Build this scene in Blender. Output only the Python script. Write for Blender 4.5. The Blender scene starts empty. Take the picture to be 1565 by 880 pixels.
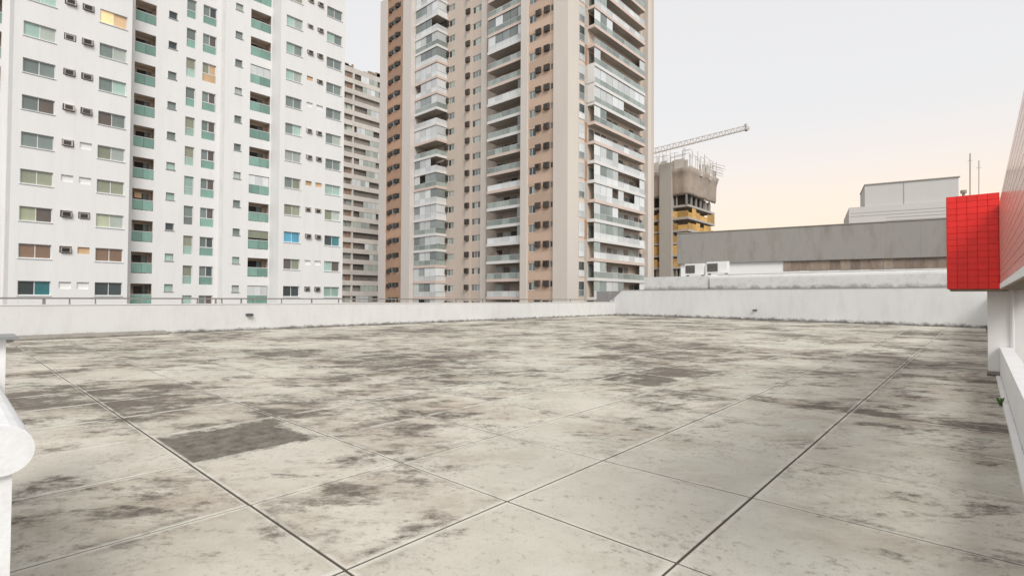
import bpy, math, random
from mathutils import Vector, Matrix
random.seed(7)
S = bpy.context.scene
COL = S.collection
R = math.radians

# ------------------------------------------------------------------ camera
CAM_Z = 1.6
cam_data = bpy.data.cameras.new('camera')
cam_data.sensor_width = 36.0
cam_data.lens = 36.0 * 788.0 / 1565.0
cam_data.clip_start = 0.05
cam_data.clip_end = 6000
cam = bpy.data.objects.new('camera', cam_data)
COL.objects.link(cam)
yaw, pitch, roll = R(42.1), R(1.1), R(0.3)
fw = Vector((-math.sin(yaw) * math.cos(pitch), math.cos(yaw) * math.cos(pitch), math.sin(pitch)))
rt = Vector((math.cos(yaw), math.sin(yaw), 0))
up = rt.cross(fw)
r2 = rt * math.cos(roll) + up * math.sin(roll)
u2 = up * math.cos(roll) - rt * math.sin(roll)
cam.matrix_world = Matrix(((r2.x, u2.x, -fw.x, 0), (r2.y, u2.y, -fw.y, 0), (r2.z, u2.z, -fw.z, CAM_Z), (0, 0, 0, 1)))
S.camera = cam
S.render.resolution_x, S.render.resolution_y = 1024, 575

# ------------------------------------------------------------------ light
SUN_AZ = R(122)     # measured from +Y towards +X
SUN_EL = R(44)
world = bpy.data.worlds.new('World')
S.world = world
world.use_nodes = True
wt = world.node_tree
wt.nodes.clear()
w_out = wt.nodes.new('ShaderNodeOutputWorld')
w_bg = wt.nodes.new('ShaderNodeBackground')
w_sky = wt.nodes.new('ShaderNodeTexSky')
w_sky.sky_type = 'NISHITA'
w_sky.sun_disc = False
w_sky.sun_elevation = SUN_EL
w_sky.sun_rotation = SUN_AZ
w_sky.air_density = 1.0
w_sky.dust_density = 3.0
w_hsv = wt.nodes.new('ShaderNodeHueSaturation')
w_hsv.inputs['Saturation'].default_value = 0.35
# evening veil: pale overhead, peach low down round the azimuth of the sunset
w_geo = wt.nodes.new('ShaderNodeTexCoord')
w_sep = wt.nodes.new('ShaderNodeSeparateXYZ')
w_dot = wt.nodes.new('ShaderNodeVectorMath'); w_dot.operation = 'DOT_PRODUCT'
GLOW = Vector((-0.28, 0.96, 0.0)).normalized()
w_dot.inputs[1].default_value = GLOW
w_el = wt.nodes.new('ShaderNodeMapRange'); w_el.interpolation_type = 'SMOOTHSTEP'
w_el.inputs['From Min'].default_value = 0.0
w_el.inputs['From Max'].default_value = 0.33
w_el.inputs['To Min'].default_value = 1.0
w_el.inputs['To Max'].default_value = 0.0
w_az = wt.nodes.new('ShaderNodeMapRange'); w_az.interpolation_type = 'SMOOTHSTEP'
w_az.inputs['From Min'].default_value = 0.45
w_az.inputs['From Max'].default_value = 1.0
w_mul = wt.nodes.new('ShaderNodeMath'); w_mul.operation = 'MULTIPLY'
w_veil = wt.nodes.new('ShaderNodeMix'); w_veil.data_type = 'RGBA'
w_veil.inputs['A'].default_value = (6.5, 6.45, 6.45, 1)
w_veil.inputs['B'].default_value = (9.2, 6.7, 4.6, 1)
w_mix = wt.nodes.new('ShaderNodeMix'); w_mix.data_type = 'RGBA'
w_mix.inputs['Factor'].default_value = 0.8
L = wt.links.new
L(w_sky.outputs['Color'], w_hsv.inputs['Color'])
L(w_geo.outputs['Generated'], w_sep.inputs[0])
L(w_geo.outputs['Generated'], w_dot.inputs[0])
L(w_sep.outputs['Z'], w_el.inputs['Value'])
L(w_dot.outputs['Value'], w_az.inputs['Value'])
L(w_el.outputs['Result'], w_mul.inputs[0])
L(w_az.outputs['Result'], w_mul.inputs[1])
L(w_mul.outputs['Value'], w_veil.inputs['Factor'])
L(w_hsv.outputs['Color'], w_mix.inputs['A'])
L(w_veil.outputs['Result'], w_mix.inputs['B'])
L(w_mix.outputs['Result'], w_bg.inputs['Color'])
w_bg.inputs['Strength'].default_value = 0.1
L(w_bg.outputs['Background'], w_out.inputs['Surface'])

sun_data = bpy.data.lights.new('sun', 'SUN')
sun_data.energy = 1.5
sun_data.angle = R(26)
sun_data.color = (1.0, 0.97, 0.93)
sun = bpy.data.objects.new('sun', sun_data)
COL.objects.link(sun)
SUN_LAMP_AZ = SUN_AZ
sdir = Vector((math.sin(SUN_LAMP_AZ) * math.cos(SUN_EL), math.cos(SUN_LAMP_AZ) * math.cos(SUN_EL), math.sin(SUN_EL)))
w_sky.sun_rotation = SUN_LAMP_AZ
sun.rotation_euler = sdir.to_track_quat('Z', 'Y').to_euler()
sun.location = (30, 30, 60)

S.view_settings.view_transform = 'Standard'
S.view_settings.look = 'None'
S.view_settings.exposure = 0.56
S.view_settings.gamma = 1
S.cycles.max_bounces = 6

# ------------------------------------------------------------------ materials
def mat(name, col, rough=0.7, var=0.0, scale=2.0, dirt=None, dirt_amt=0.0, dirt_scale=1.0, bump=0.0, bump_scale=20.0, spec=0.3, metal=0.0, stretch=(1, 1, 1), per_object=0.0, emit=0.0):
    m = bpy.data.materials.new(name)
    m.use_nodes = True
    t = m.node_tree
    b = t.nodes['Principled BSDF']
    b.inputs['Roughness'].default_value = rough
    b.inputs['Specular IOR Level'].default_value = spec
    b.inputs['Metallic'].default_value = metal
    b.inputs['Base Color'].default_value = (*col, 1)
    if emit:
        b.inputs['Emission Color'].default_value = (*col, 1)
        b.inputs['Emission Strength'].default_value = emit
    cur = None
    if var or dirt_amt or bump or per_object:
        g = t.nodes.new('ShaderNodeNewGeometry')
        mp = t.nodes.new('ShaderNodeMapping'); mp.inputs['Scale'].default_value = stretch
        t.links.new(g.outputs['Position'], mp.inputs['Vector'])
    if var:
        n = t.nodes.new('ShaderNodeTexNoise'); n.inputs['Scale'].default_value = scale
        n.inputs['Detail'].default_value = 6; n.inputs['Roughness'].default_value = 0.6
        t.links.new(mp.outputs['Vector'], n.inputs['Vector'])
        mx = t.nodes.new('ShaderNodeMix'); mx.data_type = 'RGBA'
        mx.inputs['A'].default_value = (*[c * (1 - var) for c in col], 1)
        mx.inputs['B'].default_value = (*[min(0.95, c * (1 + var)) for c in col], 1)
        t.links.new(n.outputs['Fac'], mx.inputs['Factor'])
        cur = mx.outputs['Result']
    if per_object:
        oi = t.nodes.new('ShaderNodeObjectInfo')
        mr = t.nodes.new('ShaderNodeMapRange')
        mr.inputs['To Min'].default_value = 1 - per_object
        mr.inputs['To Max'].default_value = 1 + per_object
        t.links.new(oi.outputs['Random'], mr.inputs['Value'])
        sc = t.nodes.new('ShaderNodeVectorMath'); sc.operation = 'SCALE'
        if cur: t.links.new(cur, sc.inputs[0])
        else: sc.inputs[0].default_value = col
        t.links.new(mr.outputs['Result'], sc.inputs['Scale'])
        cur = sc.outputs['Vector']
    if dirt_amt:
        n = t.nodes.new('ShaderNodeTexNoise'); n.inputs['Scale'].default_value = dirt_scale
        n.inputs['Detail'].default_value = 8; n.inputs['Roughness'].default_value = 0.7
        t.links.new(mp.outputs['Vector'], n.inputs['Vector'])
        rp = t.nodes.new('ShaderNodeValToRGB')
        rp.color_ramp.elements[0].position = 0.48
        rp.color_ramp.elements[1].position = 0.72
        rp.color_ramp.elements[1].color = (dirt_amt, dirt_amt, dirt_amt, 1)
        t.links.new(n.outputs['Fac'], rp.inputs['Fac'])
        mx = t.nodes.new('ShaderNodeMix'); mx.data_type = 'RGBA'
        mx.inputs['B'].default_value = (*(dirt or (0.1, 0.09, 0.08)), 1)
        if cur: t.links.new(cur, mx.inputs['A'])
        else: mx.inputs['A'].default_value = (*col, 1)
        t.links.new(rp.outputs['Color'], mx.inputs['Factor'])
        cur = mx.outputs['Result']
    if cur: t.links.new(cur, b.inputs['Base Color'])
    if bump:
        n = t.nodes.new('ShaderNodeTexNoise'); n.inputs['Scale'].default_value = bump_scale
        n.inputs['Detail'].default_value = 5
        t.links.new(mp.outputs['Vector'], n.inputs['Vector'])
        bp = t.nodes.new('ShaderNodeBump'); bp.inputs['Strength'].default_value = bump
        bp.inputs['Distance'].default_value = 0.02
        t.links.new(n.outputs['Fac'], bp.inputs['Height'])
        t.links.new(bp.outputs['Normal'], b.inputs['Normal'])
    return m

def foot_dirt_shade(m, z0, z1, dirt=(0.07, 0.065, 0.055), amt=0.85, scale=2.5):
    """dark algae creeping up the foot of a wall; on the kerb, a painted shadow line; ragged upper edge"""
    t = m.node_tree
    b = t.nodes['Principled BSDF']
    src = b.inputs['Base Color'].links[0].from_socket if b.inputs['Base Color'].links else None
    g = t.nodes.new('ShaderNodeNewGeometry')
    sp = t.nodes.new('ShaderNodeSeparateXYZ')
    t.links.new(g.outputs['Position'], sp.inputs[0])
    n = t.nodes.new('ShaderNodeTexNoise'); n.inputs['Scale'].default_value = scale
    n.inputs['Detail'].default_value = 8; n.inputs['Roughness'].default_value = 0.7
    t.links.new(g.outputs['Position'], n.inputs['Vector'])
    mr = t.nodes.new('ShaderNodeMapRange')
    mr.inputs['From Min'].default_value = z0; mr.inputs['From Max'].default_value = z1
    mr.inputs['To Min'].default_value = 0.42; mr.inputs['To Max'].default_value = -0.25
    t.links.new(sp.outputs['Z'], mr.inputs['Value'])
    ad = t.nodes.new('ShaderNodeMath'); ad.operation = 'ADD'
    t.links.new(mr.outputs['Result'], ad.inputs[0]); t.links.new(n.outputs['Fac'], ad.inputs[1])
    rp = t.nodes.new('ShaderNodeMapRange')
    rp.inputs['From Min'].default_value = 0.55; rp.inputs['From Max'].default_value = 0.85
    rp.inputs['To Max'].default_value = amt
    t.links.new(ad.outputs['Value'], rp.inputs['Value'])
    mx = t.nodes.new('ShaderNodeMix'); mx.data_type = 'RGBA'
    if src: t.links.new(src, mx.inputs['A'])
    else: mx.inputs['A'].default_value = b.inputs['Base Color'].default_value
    mx.inputs['B'].default_value = (*dirt, 1)
    t.links.new(rp.outputs['Result'], mx.inputs['Factor'])
    t.links.new(mx.outputs['Result'], b.inputs['Base Color'])
    return m

def floor_material():
    m = bpy.data.materials.new('weathered_cement'); m.use_nodes = True
    t = m.node_tree; N = t.nodes.new; K = t.links.new
    b = t.nodes['Principled BSDF']; b.inputs['Roughness'].default_value = 0.85
    b.inputs['Specular IOR Level'].default_value = 0.2
    g = N('ShaderNodeNewGeometry')
    rot = N('ShaderNodeMapping'); rot.inputs['Rotation'].default_value = (0, 0, -R(42))
    K(g.outputs['Position'], rot.inputs['Vector'])
    def stretched(sx, sy):
        mp = N('ShaderNodeMapping'); mp.inputs['Scale'].default_value = (sx, sy, 1)
        K(rot.outputs['Vector'], mp.inputs['Vector']); return mp.outputs['Vector']
    def noise(vec, sc, det=8, rough=0.65, dist=0.0):
        n = N('ShaderNodeTexNoise'); n.inputs['Scale'].default_value = sc
        n.inputs['Detail'].default_value = det; n.inputs['Roughness'].default_value = rough
        n.inputs['Distortion'].default_value = dist
        K(vec, n.inputs['Vector']); return n.outputs['Fac']
    def rng(v, a, c, lo=0.0, hi=1.0):
        r = N('ShaderNodeMapRange'); r.inputs['From Min'].default_value = a; r.inputs['From Max'].default_value = c
        r.inputs['To Min'].default_value = lo; r.inputs['To Max'].default_value = hi
        K(v, r.inputs['Value']); return r.outputs['Result']
    def math_(op, a, c):
        n = N('ShaderNodeMath'); n.operation = op
        for i, v in enumerate((a, c)):
            if isinstance(v, float): n.inputs[i].default_value = v
            else: K(v, n.inputs[i])
        return n.outputs[0]
    def mix(f, a, c):
        n = N('ShaderNodeMix'); n.data_type = 'RGBA'
        K(f, n.inputs['Factor'])
        for s, v in (('A', a), ('B', c)):
            if isinstance(v, tuple): n.inputs[s].default_value = (*v, 1)
            else: K(v, n.inputs[s])
        return n.outputs['Result']
    P = g.outputs['Position']
    sp = N('ShaderNodeSeparateXYZ'); K(P, sp.inputs[0])
    # greenish-grey near the right wall and the left wall, warmer pinkish grey in the middle
    warm = noise(P, 0.16, 3)
    base = mix(rng(warm, 0.38, 0.62), (0.60, 0.59, 0.51), (0.60, 0.555, 0.48))
    base = mix(rng(noise(P, 1.3, 8, 0.7), 0.35, 0.7, 0, 0.55), base, (0.41, 0.39, 0.33))
    base = mix(rng(noise(P, 0.6, 6, 0.6), 0.55, 0.75, 0, 0.5), base, (0.63, 0.61, 0.55))
    # dirt gets thicker away from the trodden corner by the door
    ln = N('ShaderNodeVectorMath'); ln.operation = 'LENGTH'; K(P, ln.inputs[0])
    far = rng(ln.outputs['Value'], 3.5, 9.0, -0.055, 0.034)
    far = math_('ADD', far, rng(noise(P, 0.22, 3), 0.32, 0.68, -0.085, 0.085))
    # every panel has weathered on its own: thresholds step at the joints
    cs = N('ShaderNodeVectorMath'); cs.operation = 'SUBTRACT'; cs.inputs[1].default_value = (0.03, 1.62, 0); K(P, cs.inputs[0])
    cd = N('ShaderNodeVectorMath'); cd.operation = 'SCALE'; cd.inputs['Scale'].default_value = 1 / 1.4; K(cs.outputs[0], cd.inputs[0])
    cf = N('ShaderNodeVectorMath'); cf.operation = 'FLOOR'; mn = N('ShaderNodeVectorMath'); mn.operation = 'MINIMUM'; mn.inputs[1].default_value = (-0.5, 1e4, 1e4)
    K(cd.outputs[0], mn.inputs[0]); K(mn.outputs[0], cf.inputs[0])
    cz = N('ShaderNodeVectorMath'); cz.operation = 'MULTIPLY'; cz.inputs[1].default_value = (1, 1, 0); K(cf.outputs[0], cz.inputs[0])
    wn = N('ShaderNodeTexWhiteNoise'); K(cz.outputs[0], wn.inputs['Vector'])
    cell = wn.outputs['Value']
    far = math_('ADD', far, rng(cell, 0.0, 1.0, -0.038, 0.038))
    tone = rng(cell, 0.0, 1.0, 0.93, 1.06)
    sc = N('ShaderNodeVectorMath'); sc.operation = 'SCALE'; K(base, sc.inputs[0]); K(tone, sc.inputs['Scale'])
    base = sc.outputs['Vector']
    n1 = noise(stretched(0.58, 1.0), 1.9, 14, 0.77, 0.15)
    big = rng(math_('ADD', n1, far), 0.527, 0.615)
    n2 = noise(stretched(0.55, 1.0), 5.5, 10, 0.78)
    small = rng(math_('ADD', n2, far), 0.53, 0.68)
    halo = rng(math_('ADD', noise(stretched(0.7, 1.0), 0.9, 8, 0.7), far), 0.46, 0.64, 0.0, 0.6)
    base = mix(halo, base, (0.335, 0.275, 0.215))
    col = mix(math_('MULTIPLY', math_('MULTIPLY', big, 0.92), rng(noise(P, 11.0, 6, 0.75), 0.3, 0.55, 0.55, 1.0)), base, (0.095, 0.079, 0.064))
    col = mix(math_('MULTIPLY', small, 0.7), col, (0.15, 0.13, 0.11))
    n3 = noise(P, 14.0, 6, 0.75)
    col = mix(rng(math_('ADD', n3, rng(noise(P, 1.1, 5, 0.6), 0.3, 0.7, -0.09, 0.09)), 0.55, 0.69, 0, 0.6), col, (0.19, 0.16, 0.13))
    n4 = noise(P, 55.0, 3, 0.6)
    col = mix(rng(n4, 0.6, 0.74, 0, 0.45), col, (0.12, 0.11, 0.1))
    col = mix(rng(noise(stretched(0.5, 1), 2.1, 8, 0.7), 0.64, 0.78, 0, 0.5), col, (0.68, 0.66, 0.6))
    # two old smears of dark mortar, one filling most of a panel, one bent round a corner
    wob = math_('ADD', rng(noise(P, 3.2, 9, 0.72), 0.0, 1.0, -0.34, 0.34), rng(noise(P, 14.0, 5, 0.7), 0.0, 1.0, -0.10, 0.10))
    def blot(x0, x1, y0, y1):
        ex = math_('SUBTRACT', math_('ABSOLUTE', math_('SUBTRACT', sp.outputs['X'], (x0 + x1) / 2), 0.0), (x1 - x0) / 2)
        ey = math_('SUBTRACT', math_('ABSOLUTE', math_('SUBTRACT', sp.outputs['Y'], (y0 + y1) / 2), 0.0), (y1 - y0) / 2)
        return math_('MAXIMUM', ex, ey)
    big_b = math_('ADD', blot(-6.86, -5.58, 1.4, 2.86), math_('MULTIPLY', wob, 1.25))
    small_b = math_('ADD', math_('MINIMUM', math_('MINIMUM', blot(-5.75, -5.35, 8.75, 9.95), blot(-5.0, -4.4, 8.7, 9.8)), blot(-5.6, -4.6, 9.5, 9.95)), math_('MULTIPLY', wob, 1.0))
    both = math_('MULTIPLY', rng(big_b, -0.04, 0.07, 1.0, 0.0), rng(sp.outputs['Y'], 1.62, 1.66))
    both = math_('MAXIMUM', both, math_('MULTIPLY', rng(small_b, -0.05, 0.05, 1.0, 0.0), 0.95))
    skim = mix(rng(noise(P, 6.0, 8, 0.75), 0.35, 0.7), (0.06, 0.053, 0.045), (0.235, 0.205, 0.17))
    col = mix(math_('MULTIPLY', both, 0.93), col, skim)
    def edge(axis, off):
        q = math_('MODULO', math_('ADD', math_('DIVIDE', math_('SUBTRACT', sp.outputs[axis], off), 1.4), 100.0), 1.0)
        return math_('MULTIPLY', math_('SUBTRACT', 0.5, math_('ABSOLUTE', math_('SUBTRACT', q, 0.5), 0.0)), 1.4)
    dist = math_('MINIMUM', math_('ADD', math_('MULTIPLY', edge('X', 0.03), 0.72), rng(sp.outputs['X'], -0.7, -0.69)), edge('Y', 1.62))
    grime = math_('MULTIPLY', rng(dist, 0.0, 0.11, 1.0, 0.0), rng(math_('ADD', noise(P, 1.7, 8, 0.75), far), 0.46, 0.62, 0.0, 0.75))
    col = mix(grime, col, (0.11, 0.094, 0.078))
    worn = math_('MULTIPLY', rng(dist, 0.014, 0.042, 1.0, 0.0), rng(noise(P, 3.0, 6, 0.7), 0.38, 0.55, 0.0, 0.72))
    col = mix(worn, col, (0.66, 0.64, 0.57))
    K(col, b.inputs['Base Color'])
    bp = N('ShaderNodeBump'); bp.inputs['Strength'].default_value = 0.35; bp.inputs['Distance'].default_value = 0.01
    K(math_('ADD', noise(P, 30.0, 6, 0.7), noise(P, 4.0, 4, 0.6)), bp.inputs['Height'])
    K(bp.outputs['Normal'], b.inputs['Normal'])
    return m

M = {}
M['floor'] = floor_material()
M['joint'] = mat('joint_filler', (0.085, 0.072, 0.058), 0.9, 0.4, 6)
M['patch'] = mat('dark_mortar', (0.125, 0.11, 0.102), 0.9, 0.35, 5, (0.3, 0.28, 0.25), 0.6, 4.0, 0.3, 40)
M['white'] = mat('white_render', (0.79, 0.78, 0.765), 0.75, 0.05, 0.6, (0.5, 0.47, 0.43), 0.16, 1.6, stretch=(1, 1, 0.12))
M['white2'] = mat('white_render_low', (0.80, 0.795, 0.785), 0.75, 0.04, 0.8)
M['parapet'] = foot_dirt_shade(mat('parapet_paint', (0.66, 0.66, 0.645), 0.7, 0.035, 0.7, (0.42, 0.39, 0.34), 0.22, 2.2, 0.1, 15, stretch=(1, 1, 0.3)), 0.0, 0.28)
M['backwall'] = foot_dirt_shade(mat('back_wall_paint', (0.70, 0.70, 0.695), 0.7, 0.04, 0.7, (0.42, 0.40, 0.38), 0.24, 1.8, 0.1, 15, stretch=(1, 1, 0.3)), 0.0, 0.45)
M['sidewall'] = foot_dirt_shade(mat('side_wall_paint', (0.80, 0.80, 0.795), 0.6, 0.04, 1.5, (0.5, 0.49, 0.47), 0.25, 2.5, 0.1, 20, stretch=(1, 1, 0.4)), 0.0, 0.2, amt=0.7, scale=6)
M['pillar'] = mat('pillar_paint', (0.82, 0.81, 0.78), 0.6, 0.04, 1.5)
M['coping'] = mat('coping_paint', (0.80, 0.81, 0.82), 0.45, 0.03, 4, (0.50, 0.49, 0.46), 0.35, 9, 0.15, 40)
M['curb'] = foot_dirt_shade(mat('grey_cement', (0.30, 0.275, 0.24), 0.9, 0.25, 2, (0.1, 0.09, 0.08), 0.7, 2), 0.0, 0.1)  # the kerb's dark shadow line is painted into its foot colour
M['rail'] = mat('weathered_steel', (0.22, 0.205, 0.19), 0.6, 0.3, 3)
M['dark'] = mat('dark_plastic', (0.06, 0.06, 0.06), 0.5, 0.2, 10)
M['zinc'] = mat('zinc_sheet', (0.33, 0.34, 0.34), 0.4, 0.2, 8, metal=0.6)
M['frame'] = mat('white_aluminium', (0.72, 0.73, 0.72), 0.4, per_object=0.08)
M['frame_d'] = mat('grey_aluminium', (0.33, 0.34, 0.33), 0.4, per_object=0.15)
M['ac'] = mat('ac_casing', (0.46, 0.42, 0.37), 0.5, 0.15, 4, per_object=0.25)
M['ac_dark'] = mat('ac_casing_brown', (0.095, 0.072, 0.056), 0.6, 0.2, 4, per_object=0.4)
M['ac_grille'] = mat('ac_grille', (0.055, 0.05, 0.045), 0.6, per_object=0.4)
M['gap_far'] = mat('shaded_opening', (0.20, 0.18, 0.16), 0.7, 0.5, 0.5, per_object=0.4)
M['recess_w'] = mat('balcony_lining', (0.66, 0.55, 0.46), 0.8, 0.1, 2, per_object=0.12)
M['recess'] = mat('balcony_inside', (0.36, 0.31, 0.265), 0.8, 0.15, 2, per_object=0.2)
M['gap'] = mat('dark_room', (0.055, 0.05, 0.045), 0.6, 0.5, 0.8, per_object=0.5)
def glass(name, col, rough=0.12, var=0.25, spec=0.5, per=0.2):
    return mat(name, col, rough, var, 1.3, spec=spec, per_object=per, stretch=(1, 1, 0.4))
G = {
    'grey': glass('pane_grey_green', (0.19, 0.225, 0.21)),
    'mint': glass('pane_mint', (0.36, 0.50, 0.44)),
    'pale': glass('pane_pale_curtain', (0.42, 0.46, 0.41)),
    'dark': glass('pane_dark', (0.06, 0.075, 0.075)),
    'brown': glass('pane_brown_curtain', (0.26, 0.165, 0.11)),
    'olive': glass('pane_olive_curtain', (0.28, 0.295, 0.215)),
    'yellow': glass('pane_yellow_curtain', (0.46, 0.49, 0.34)),
    'umber': glass('pane_dark_brown', (0.13, 0.105, 0.09)),
    'blue': glass('pane_blue_film', (0.10, 0.33, 0.47)),
    'teal': glass('pane_teal', (0.05, 0.19, 0.20)),
    'lit': mat('pane_lit', (0.95, 0.62, 0.33), 0.3, 0.35, 0.9, emit=0.35),
    'rail': glass('green_railing_glass', (0.20, 0.345, 0.29), 0.1, 0.3),
    'sky': glass('pale_blue_glazing', (0.66, 0.68, 0.675), 0.08, 0.12, 0.6),
    'clear': glass('grey_glazing', (0.24, 0.27, 0.26), 0.08, 0.35, 0.6, 0.3),
    'bal': glass('balcony_glass', (0.30, 0.345, 0.32), 0.1, 0.4, 0.5, 0.3),
    'orange': glass('orange_panel', (0.62, 0.42, 0.24), 0.6),
}
M['tan'] = mat('beige_cladding', (0.63, 0.535, 0.455), 0.7, 0.05, 0.5, (0.42, 0.36, 0.32), 0.18, 0.6, stretch=(1, 1, 0.3))
M['tan_l'] = mat('cream_cladding', (0.70, 0.635, 0.57), 0.7, 0.04, 0.5, (0.5, 0.45, 0.4), 0.12, 0.4, stretch=(1, 1, 0.25))
M['tan_g'] = mat('grey_cream_cladding', (0.67, 0.615, 0.565), 0.7, 0.04, 0.5, stretch=(1, 1, 0.25))
M['salmon'] = mat('salmon_tiles', (0.58, 0.425, 0.325), 0.6, 0.10, 0.9, (0.5, 0.33, 0.24), 0.3, 0.7)
M['salmon_p'] = mat('salmon_spandrel', (0.58, 0.43, 0.33), 0.6, 0.06, 0.9, per_object=0.13)
M['rust_p'] = mat('terracotta_spandrel', (0.46, 0.29, 0.195), 0.6, 0.1, 0.9, per_object=0.2)
M['rust'] = mat('terracotta_tiles', (0.46, 0.285, 0.185), 0.6, 0.16, 0.9, (0.36, 0.2, 0.12), 0.4, 0.7)
M['pinkband'] = mat('pink_beige_band', (0.70, 0.57, 0.50), 0.7, 0.08, 0.8)
M['whiteband'] = mat('white_band', (0.76, 0.745, 0.715), 0.7, 0.04, 0.8)
M['soffit'] = mat('balcony_soffit', (0.52, 0.47, 0.42), 0.8, 0.12, 0.8)
M['plant'] = mat('balcony_plants', (0.07, 0.115, 0.05), 0.8, 0.5, 4)
M['band3'] = mat('far_tower_band', (0.64, 0.60, 0.55), 0.7, 0.12, 0.25, (0.4, 0.33, 0.27), 0.4, 0.3, per_object=0.1)
M['concrete'] = mat('raw_concrete', (0.36, 0.335, 0.30), 0.9, 0.15, 0.6, (0.22, 0.2, 0.18), 0.5, 0.4, stretch=(1, 1, 0.4))
M['slabedge'] = mat('slab_concrete', (0.47, 0.435, 0.39), 0.9, 0.1, 0.6)
M['net'] = mat('grey_debris_net', (0.44, 0.365, 0.30), 0.95, 0.25, 0.5, (0.25, 0.23, 0.2), 0.6, 0.35)
M['netpale'] = mat('pale_debris_net', (0.60, 0.56, 0.50), 0.95, 0.2, 0.8)
M['amber'] = mat('amber_safety_net', (0.60, 0.37, 0.13), 0.9, 0.4, 1.2, (0.30, 0.16, 0.07), 0.75, 0.8, per_object=0.35)
M['pole'] = mat('scaffold_tube', (0.42, 0.39, 0.36), 0.6, 0.2, 3)
M['crane'] = mat('crane_paint', (0.58, 0.54, 0.49), 0.6, 0.15, 1)
M['hall'] = mat('stained_concrete', (0.315, 0.30, 0.275), 0.9, 0.2, 0.8, (0.19, 0.16, 0.13), 0.75, 0.8, 0.15, 6, stretch=(1, 1, 0.22))
M['board'] = mat('rusty_board', (0.26, 0.20, 0.155), 0.85, 0.4, 1.5, (0.4, 0.36, 0.31), 0.5, 1.2, per_object=0.3, stretch=(1, 1, 0.5))
M['farwhite'] = mat('pale_panel', (0.56, 0.545, 0.525), 0.7, 0.06, 0.4, (0.42, 0.4, 0.38), 0.3, 0.4, stretch=(1, 1, 0.4))
M['roofdirt'] = foot_dirt_shade(mat('ledge_paint', (0.72, 0.715, 0.70), 0.8, 0.05, 0.8, (0.3, 0.28, 0.27), 0.35, 1.2), 2.4, 3.1, (0.22, 0.2, 0.2), 0.8, 1.5)
M['red'] = mat('red_ceramic', (0.93, 0.020, 0.014), 0.26, 0.2, 5, (0.35, 0.03, 0.025), 0.25, 5, spec=0.5, per_object=0.07)
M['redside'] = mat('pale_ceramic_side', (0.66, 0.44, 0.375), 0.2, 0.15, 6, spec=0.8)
M['grout_side'] = mat('brown_grout', (0.36, 0.17, 0.125), 0.8, 0.2, 5)
M['grout'] = mat('dark_red_grout', (0.66, 0.022, 0.016), 0.8, 0.2, 5)
M['under'] = mat('timber_soffit', (0.26, 0.205, 0.15), 0.8, 0.3, 3)
M['ground'] = mat('asphalt_ground', (0.09, 0.088, 0.085), 0.9, 0.3, 0.05)
M['leaf'] = mat('weed_leaf', (0.07, 0.15, 0.035), 0.7, 0.3, 30)

# ------------------------------------------------------------------ mesh helpers
WL = {}          # world location of every object built (nothing is rotated)
def _place(o, parent, loc):
    loc = Vector(loc); WL[o.name] = loc
    if parent is not None:
        o.parent = parent; o.location = loc - WL[parent.name]
    else:
        o.location = loc
    COL.objects.link(o)
    return o

def thing(name, label, cat, loc, group=None):
    o = bpy.data.objects.new(name, None)
    o.empty_display_size = 0.3
    _place(o, None, loc); o['label'] = label; o['category'] = cat
    if group: o['group'] = group
    return o

class MB:
    def __init__(s): s.v = []; s.f = []; s.mi = []
    def quad(s, a, b, c, d, m=0):
        n = len(s.v); s.v += [tuple(a), tuple(b), tuple(c), tuple(d)]; s.f.append((n, n + 1, n + 2, n + 3)); s.mi.append(m)
    def hexa(s, p, m=0):            # p: 8 corners, bottom ring ccw from above then top ring
        n = len(s.v); s.v += [tuple(q) for q in p]
        for f in ((3, 2, 1, 0), (4, 5, 6, 7), (0, 1, 5, 4), (1, 2, 6, 5), (2, 3, 7, 6), (3, 0, 4, 7)):
            s.f.append(tuple(n + i for i in f)); s.mi.append(m)
    def box(s, x0, x1, y0, y1, z0, z1, m=0):
        s.hexa([(x0, y0, z0), (x1, y0, z0), (x1, y1, z0), (x0, y1, z0), (x0, y0, z1), (x1, y0, z1), (x1, y1, z1), (x0, y1, z1)], m)
    def bar(s, a, b, r, n=4, m=0):
        a, b = Vector(a), Vector(b); d = (b - a).normalized()
        t = d.cross(Vector((0, 0, 1)) if abs(d.z) < 0.9 else Vector((1, 0, 0))).normalized(); k = d.cross(t)
        i0 = len(s.v)
        for e in (a, b):
            for i in range(n):
                w = 2 * math.pi * (i + 0.5) / n
                s.v.append(tuple(e + t * (r * math.cos(w)) + k * (r * math.sin(w))))
        for i in range(n):
            j = (i + 1) % n
            s.f.append((i0 + i, i0 + j, i0 + n + j, i0 + n + i)); s.mi.append(m)
        s.f.append(tuple(i0 + n - 1 - i for i in range(n))); s.mi.append(m)
        s.f.append(tuple(i0 + n + i for i in range(n))); s.mi.append(m)
    def mesh(s, name, mats, origin):
        me = bpy.data.meshes.new(name)
        ox, oy, oz = origin
        me.from_pydata([(x - ox, y - oy, z - oz) for x, y, z in s.v], [], s.f)
        for mm in (mats if isinstance(mats, (list, tuple)) else [mats]): me.materials.append(mm)
        me.polygons.foreach_set('material_index', s.mi)
        me.update(); return me
    def centre(s):
        xs, ys, zs = zip(*s.v)
        return Vector(((min(xs) + max(xs)) / 2, (min(ys) + max(ys)) / 2, min(zs)))
    def build(s, name, mats, parent=None, smooth=False):
        c = s.centre()
        o = bpy.data.objects.new(name, s.mesh(name, mats, c))
        if smooth:
            for p in o.data.polygons: p.use_smooth = True
        return _place(o, parent, c)

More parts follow.
